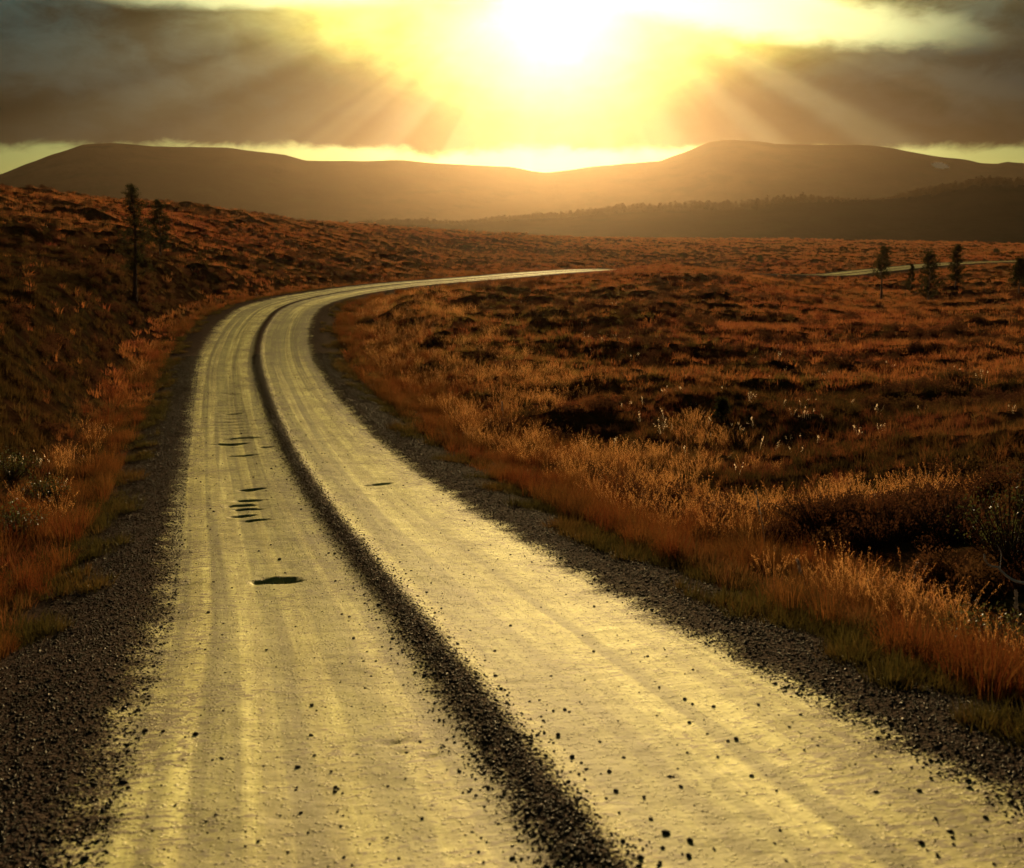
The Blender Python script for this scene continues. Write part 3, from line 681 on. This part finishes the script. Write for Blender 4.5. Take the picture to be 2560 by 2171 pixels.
# ------------------------------------------------------------------ pines
def pine(loc, h, rad, bare, label, lean=(0, 0), dens=1., fork=False):
    root = empty('pine_tree', loc); tag(root, label, 'tree', 'scattered pines on the moor')
    tb, cb = MB(), MB()
    n_ = 9; f = np.linspace(0, 1, n_)
    tp = np.stack([lean[0] * h * f ** 1.3 + .03 * h * np.sin(f * 5 + U(0, 6)) * f, lean[1] * h * f + .02 * h * np.sin(f * 4 + U(0, 6)) * f, f * h - .25 * (f == 0)], 1)
    r0 = .019 * h + .015
    tb.tube(tp, r0 * (1 - f * .88), 7)
    def needles(q, d, n2, sz):
        for _ in range(n2):
            dd = unit(d * .5 + U(-1, 1, 3)); cb.leaf(q + U(-.06, .06, 3), dd, unit(np.cross(dd, U(-1, 1, 3))), sz * U(.7, 1.3), sz * .095)
    nb = int(26 * dens)
    for k in range(nb):
        g = bare + (1 - bare) * (k + U(0, .9)) / nb
        p0 = np.array([np.interp(g, f, tp[:, i]) for i in range(3)])
        a = k * 2.4 + U(-.5, .5); ln = rad * (1 - ((g - bare) / (1 - bare)) ** 1.5 * .85) * U(.55, 1.15) * (.75 + .25 * sst(g, bare, bare + .2))
        o = np.array([math.cos(a), math.sin(a), U(.1, .55)]); e = p0 + o * ln + np.array([0, 0, .12 * ln])
        mid = p0 + o * ln * .5 - np.array([0, 0, .06 * ln])
        tb.tube([p0, mid, e], [r0 * .34 * (1.1 - g), r0 * .2 * (1.1 - g), .005], 4)
        for t_ in np.linspace(.3, 1, 6):
            q = p0 + (e - p0) * t_ + np.array([0, 0, -.05 * ln * math.sin(t_ * 3.1)])
            for _ in range(3):
                q2 = q + U(-1, 1, 3) * np.array([.24, .24, .14]) * rad * t_
                if U() < .4: tb.tube([q, q2], [.006, .003], 3)
                needles(q2, o, int(13 * dens), .13)
    for g in np.linspace(.8, 1., 8): needles(np.array([np.interp(g, f, tp[:, i]) for i in range(3)]), np.array([0, 0, 1.]), 14, .13)
    if fork:
        q = tp[-3]; tb.tube([q, q + np.array([-.22, .05, .35]), q + np.array([-.26, .05, .78])], [.03, .02, .008], 5)
        for g in (.4, .6, .8, 1.): needles(q + np.array([-.26, .05, .78]) * g, np.array([0, 0, 1.]), 22, .14)
    tb.build('trunk', M['bark'], root, smooth=True); cb.build('crown', M['needle'], root)
    return root
def ground_hit(px, py, lift=.1):
    """distance at which the line of sight through a pixel meets the moor"""
    Y = np.arange(6, 60, .1); d = ray_point(px, py, 1.) - np.array([0, 0, ZC])
    k = np.argmax(ZC + d[2] * Y <= ground_z(d[0] * Y, Y) + lift); return float(Y[k]) if k else 20.
def stand(px, py, Y):
    p = ray_point(px, py, Y); return (p[0], p[1], float(ground_z([p[0]], [p[1]])[0]))
def tree_at(px, pyt, pyb, Y, rad, bare, label, **kw):
    loc = stand(px, pyb, Y); top = ray_point(px, pyt, Y)[2]
    pine(loc, max(top - loc[2], .5), rad, bare, label, **kw)
tree_at(336, 468, 712, 60, 1.05, .22, 'tall slender pine with a forked top on the left slope', lean=(.045, 0), dens=1.1, fork=True)
tree_at(402, 505, 650, 82, .95, .16, 'shorter bushy pine just right of the tall slender pine on the left slope', dens=1.15)
tree_at(2203, 620, 748, 103, 1.05, .42, 'pine with a bare lower trunk standing in front of the far road', dens=1.2)
tree_at(2320, 634, 763, 99, 1.3, .12, 'widest pine, low branched, below the right end of the far road', dens=1.5)
tree_at(2388, 617, 730, 111, .9, .12, 'narrow pointed pine right of the widest low branched pine', dens=1.4)
tree_at(2544, 650, 775, 95, 1.15, .2, 'pine cut by the right edge of the picture', dens=1.3)
tree_at(2490, 623, 642, 235, .6, .05, 'tiny lone pine far off near the foot of the wooded ridge')
tree_at(2278, 664, 700, 112, .45, .05, 'small pine sapling close below the far stretch of road', dens=.9)
tree_at(1900, 640, 668, 190, .7, .05, 'small dark pine far off left of the far stretch of road', dens=.9)
tree_at(1800, 1066, 1190, 31, .2, .05, 'dark knee high pine sapling in the grass right of the road', dens=.4)

# ------------------------------------------------------------------ shrubs and single stems
def shrub(loc, h, rad, ntw, per, leaf_l, mat, label, cat='shrub', grp=None):
    root = empty('leafy_shrub', loc); tag(root, label, cat, grp); tb, lb = MB(), MB()
    for k in range(ntw):
        a = U(0, 6.283); rr = math.sqrt(U()); top = np.array([rr * rad * math.cos(a), rr * rad * math.sin(a), h * (1 - .5 * rr * rr) * U(.7, 1.1)])
        p0 = np.array([top[0] * .25, top[1] * .25, -.08]); mid = (p0 + top) / 2 + U(-.05, .05, 3)
        tb.tube([p0, mid, top], [.009, .006, .002], 4)
        for _ in range(per):
            g = U(.25, 1.05); q = p0 + (top - p0) * g + U(-.05, .05, 3); d = unit(U(-1, 1, 3) + np.array([0, 0, .5]))
            lb.leaf(q, d, unit(np.cross(d, U(-1, 1, 3))), leaf_l * U(.6, 1.3), leaf_l * .2)
    tb.build('stems', M['bark'], root); lb.build('foliage', mat, root)
for px, py, Y, h, rd, lab in ((30, 1330, 13.6, .55, .5, 'glossy leaved green shrub cut by the left edge beside the verge grass'),
                              (110, 1240, 16.2, .45, .5, 'low glossy leaved shrub behind the shrub cut by the left edge'),
                              (20, 1180, 17.6, .5, .6, 'dark leafy shrub farthest up the slope at the left edge'),
                              (2530, 1370, 16.4, .95, .75, 'dark green leafy shrub cut by the right edge behind the arching stem'),
                              (2380, 1330, 17.6, .6, .8, 'low dark shrub left of the leafy shrub at the right edge'),
                              (2500, 1600, 12.2, .35, .6, 'low dark shrub at the right edge under the arching stem'),
                              (2200, 1330, 18.2, .5, .9, 'broad dark shrub in the hollow right of the tall pale stalk'),
                              (2050, 1290, 20., .45, .8, 'low dark shrub in the hollow behind the tall pale stalk')):
    dark_ = px > 1900 and px < 2500
    shrub(stand(px, py, ground_hit(px, py)), h, rd, 90 if not dark_ else 110, 14, .042, M['heather'] if dark_ else M['willow'], lab)

def stalk(px0, py0, px1, py1, Y, label, head=True, w=.006):
    Y = ground_hit(px0, py0, .25); b = MB(); p0, p1 = ray_point(px0, py0, Y), ray_point(px1, py1, Y)
    g = float(ground_z([p0[0]], [p0[1]])[0]); p0[2] = min(p0[2], g) - .03
    root = empty('grass_stalk', tuple(p0)); tag(root, label, 'grass stalk', 'single tall grass stalks')
    d = p1 - p0; P_ = [d * t_ + np.array([.02 * math.sin(t_ * 3), 0, 0]) for t_ in np.linspace(0, 1, 7)]
    b.tube(P_, np.linspace(w, w * .5, 7), 5); b.build('stem', M['stem'], root)
    if head:
        hb = MB()
        for _ in range(90):
            t_ = U(.62, 1.02); dd = unit(unit(d) + U(-.45, .45, 3)); hb.leaf(d * t_ + U(-.008, .008, 3), dd, unit(np.cross(dd, U(-1, 1, 3))), .045, .007)
        hb.build('seed_head', M['stem'], root)
stalk(1915, 1335, 1891, 1232, 19.5, 'tall pale grass stalk standing alone against the dark hollow')
stalk(2018, 1440, 1995, 1405, 16.5, 'short pale grass stalk leaning left in the rust grass', w=.004)
stalk(1256, 1035, 1255, 1008, 35, 'thin upright pale stalk beside the dark hummock near the road', w=.006)
stalk(2546, 1520, 2540, 1485, 13.5, 'pale grass stalk at the right edge below the arching stem', w=.004)

# arching bleached stem at the right edge
b = MB(); Y = ground_hit(2560, 1500, .3)
cv = [ray_point(px, py, Y + dyy) for px, py, dyy in ((2461, 1385, 0), (2463, 1400, 0), (2471, 1412, .02), (2482, 1417, .03), (2495, 1419, .04), (2503, 1428, .03), (2520, 1443, 0), (2540, 1454, -.05), (2562, 1459, -.1), (2600, 1475, -.2), (2640, 1520, -.3), (2655, 1600, -.35))]
g = float(ground_z([cv[-1][0]], [cv[-1][1]])[0]); cv[-1][2] = min(cv[-1][2], g) - .05
root = empty('arching_stem', tuple(cv[-1])); tag(root, 'thin bleached stem arching out of the dark shrub at the right edge', 'stem')
cc = catmull(np.array(cv), 5) - cv[-1]; b.tube(cc, np.linspace(.008, .015, len(cc)), 6); b.build('stem', M['stem'], root, smooth=True)
b = MB(); q0, q1, q2 = (ray_point(*q) - cv[-1] for q in ((2500, 1425, Y + .03), (2504, 1382, Y + .1), (2492, 1362, Y + .1))); b.tube([q0, q1, q2], [.004, .0035, .002], 5); b.build('side_twig', M['stem'], root)

# ------------------------------------------------------------------ loose stones one can pick out on the road
SM = [pebble('stone', M['rstone'], 1, .16).data for _ in range(6)]
ST = [(884, 1593, 14), (1276, 1558, 14), (1237, 1623, 14), (1239, 1686, 20), (1412, 1770, 16), (1423, 1776, 14), (1395, 1835, 22), (1358, 1799, 16), (1430, 1887, 24), (1453, 1905, 16), (1523, 1926, 20), (1540, 1976, 20), (1676, 1937, 14),
      (828, 1920, 14), (837, 1969, 18), (846, 1962, 14), (852, 2054, 14), (1280, 2143, 24), (1062, 1689, 20), (1125, 1792, 18), (1189, 1892, 16), (1135, 1840, 14), (1484, 1621, 12), (1462, 1693, 10), (1648, 1712, 12),
      (1712, 1739, 18), (1731, 1754, 14), (1896, 1758, 16), (1840, 1840, 20), (1820, 1845, 14), (1718, 1873, 12), (1723, 1797, 18), (1879, 1930, 18), (2298, 1972, 28), (2463, 2039, 24), (1664, 2076, 34), (1725, 2095, 28), (1721, 2132, 28), (1950, 2065, 16), (2484, 2156, 18),
      (779, 1754, 18), (744, 1906, 24), (556, 1894, 14), (645, 2096, 18), (770, 2070, 14), (363, 1821, 26), (489, 1831, 24), (307, 1950, 30), (212, 2141, 34), (558, 1773, 12),
      (521, 1529, 14), (647, 1372, 11), (699, 1393, 14), (402, 1567, 16), (753, 1272, 9), (534, 1277, 11), (526, 1270, 8), (526, 1322, 8), (519, 1314, 8), (604, 1082, 6), (634, 1190, 8), (491, 1195, 7), (502, 1203, 8), (822, 1381, 12), (837, 1383, 12), (534, 1454, 10), (580, 1467, 9), (839, 1451, 10),
      (935, 1117, 7), (1172, 1372, 8), (1000, 1850, 14), (1500, 1850, 14), (1610, 1990, 18), (1600, 2140, 30), (1560, 1890, 16), (2380, 2090, 20), (1450, 2060, 20), (1190, 1990, 14), (940, 1650, 10), (1140, 1680, 14)]
special = {(1664, 2076): 'largest black stone just right of the gravel ridge near the bottom of the picture', (2298, 1972): 'black stone lying alone close to the right shoulder, bottom right',
           (1280, 2143): 'black stone alone left of the gravel ridge at the bottom of the picture', (744, 1906): 'black stone alone in the middle of the left wheel track, lower left',
           (212, 2141): 'dark stone at the bottom left where the pale track meets the shoulder', (1896, 1758): 'dark stone alone in the middle of the right wheel track'}
for q, (px, py, sz) in enumerate(ST):
    la, s, Y = first_hit(px, py + sz * .3)
    c, nr = road_at(np.array([s])); k = sz / F * Y * .5 * .72
    o = bpy.data.objects.new('stone', SM[q % 6]); link(o)
    o.location = (c[0, 0] + nr[0, 0] * la, c[0, 1] + nr[0, 1] * la, float(road_height(np.array([la]), np.array([s]))[0]) + k * .2)
    o.scale = (k, k, k * 1.05); o.rotation_euler = (U(-.2, .2), U(-.2, .2), U(0, 6.283))
    if (px, py) in special: tag(o, special[(px, py)], 'stone')
    else:
        size = 'larger black' if sz >= 20 else 'small dark'
        if abs(la) < .75: zone_ = 'on the %s flank of the gravel ridge' % ('right' if la > .03 else 'left')
        else: zone_ = 'on the pale %s wheel track' % ('right' if la > 0 else 'left')
        depth = 'bottom of picture' if py > 1990 else 'in foreground' if py > 1700 else 'near wide pothole' if py > 1350 else 'near narrow potholes'
        tag(o, '%s loose stone %s, %s' % (size, zone_, depth), 'stone', 'loose stones on the gravel road')

# ------------------------------------------------------------------ the air
x0, x1, y0, y1, z0, z1 = -9200., 9200., -9200., 9200., float(min(gz.min(), mv[..., 2].min(), wv[..., 2].min())) - 3., float(mv[..., 2].max()) + 8.
hv = [(x, y, z) for z in (z0, z1) for y in (y0, y1) for x in (x0, x1)]
hz = mesh_obj('haze', np.array(hv), np.array([(0, 2, 3, 1), (4, 5, 7, 6), (0, 1, 5, 4), (2, 6, 7, 3), (0, 4, 6, 2), (1, 3, 7, 5)]))
m = bpy.data.materials.new('evening_haze'); m.use_nodes = True; t = NT(m.node_tree)
for nd in list(t.t.nodes): t.t.nodes.remove(nd)
v = t.n('ShaderNodeVolumePrincipled'); v.inputs['Color'].default_value = (.95, .66, .37, 1); v.inputs['Density'].default_value = 3.0e-5; v.inputs['Anisotropy'].default_value = .93
t.put(t.n('ShaderNodeOutputMaterial').inputs['Volume'], v.outputs[0]); hz.data.materials.append(m)

tag(hz, 'warm evening haze glowing below the low sun over the far hills', 'haze', kind='stuff')
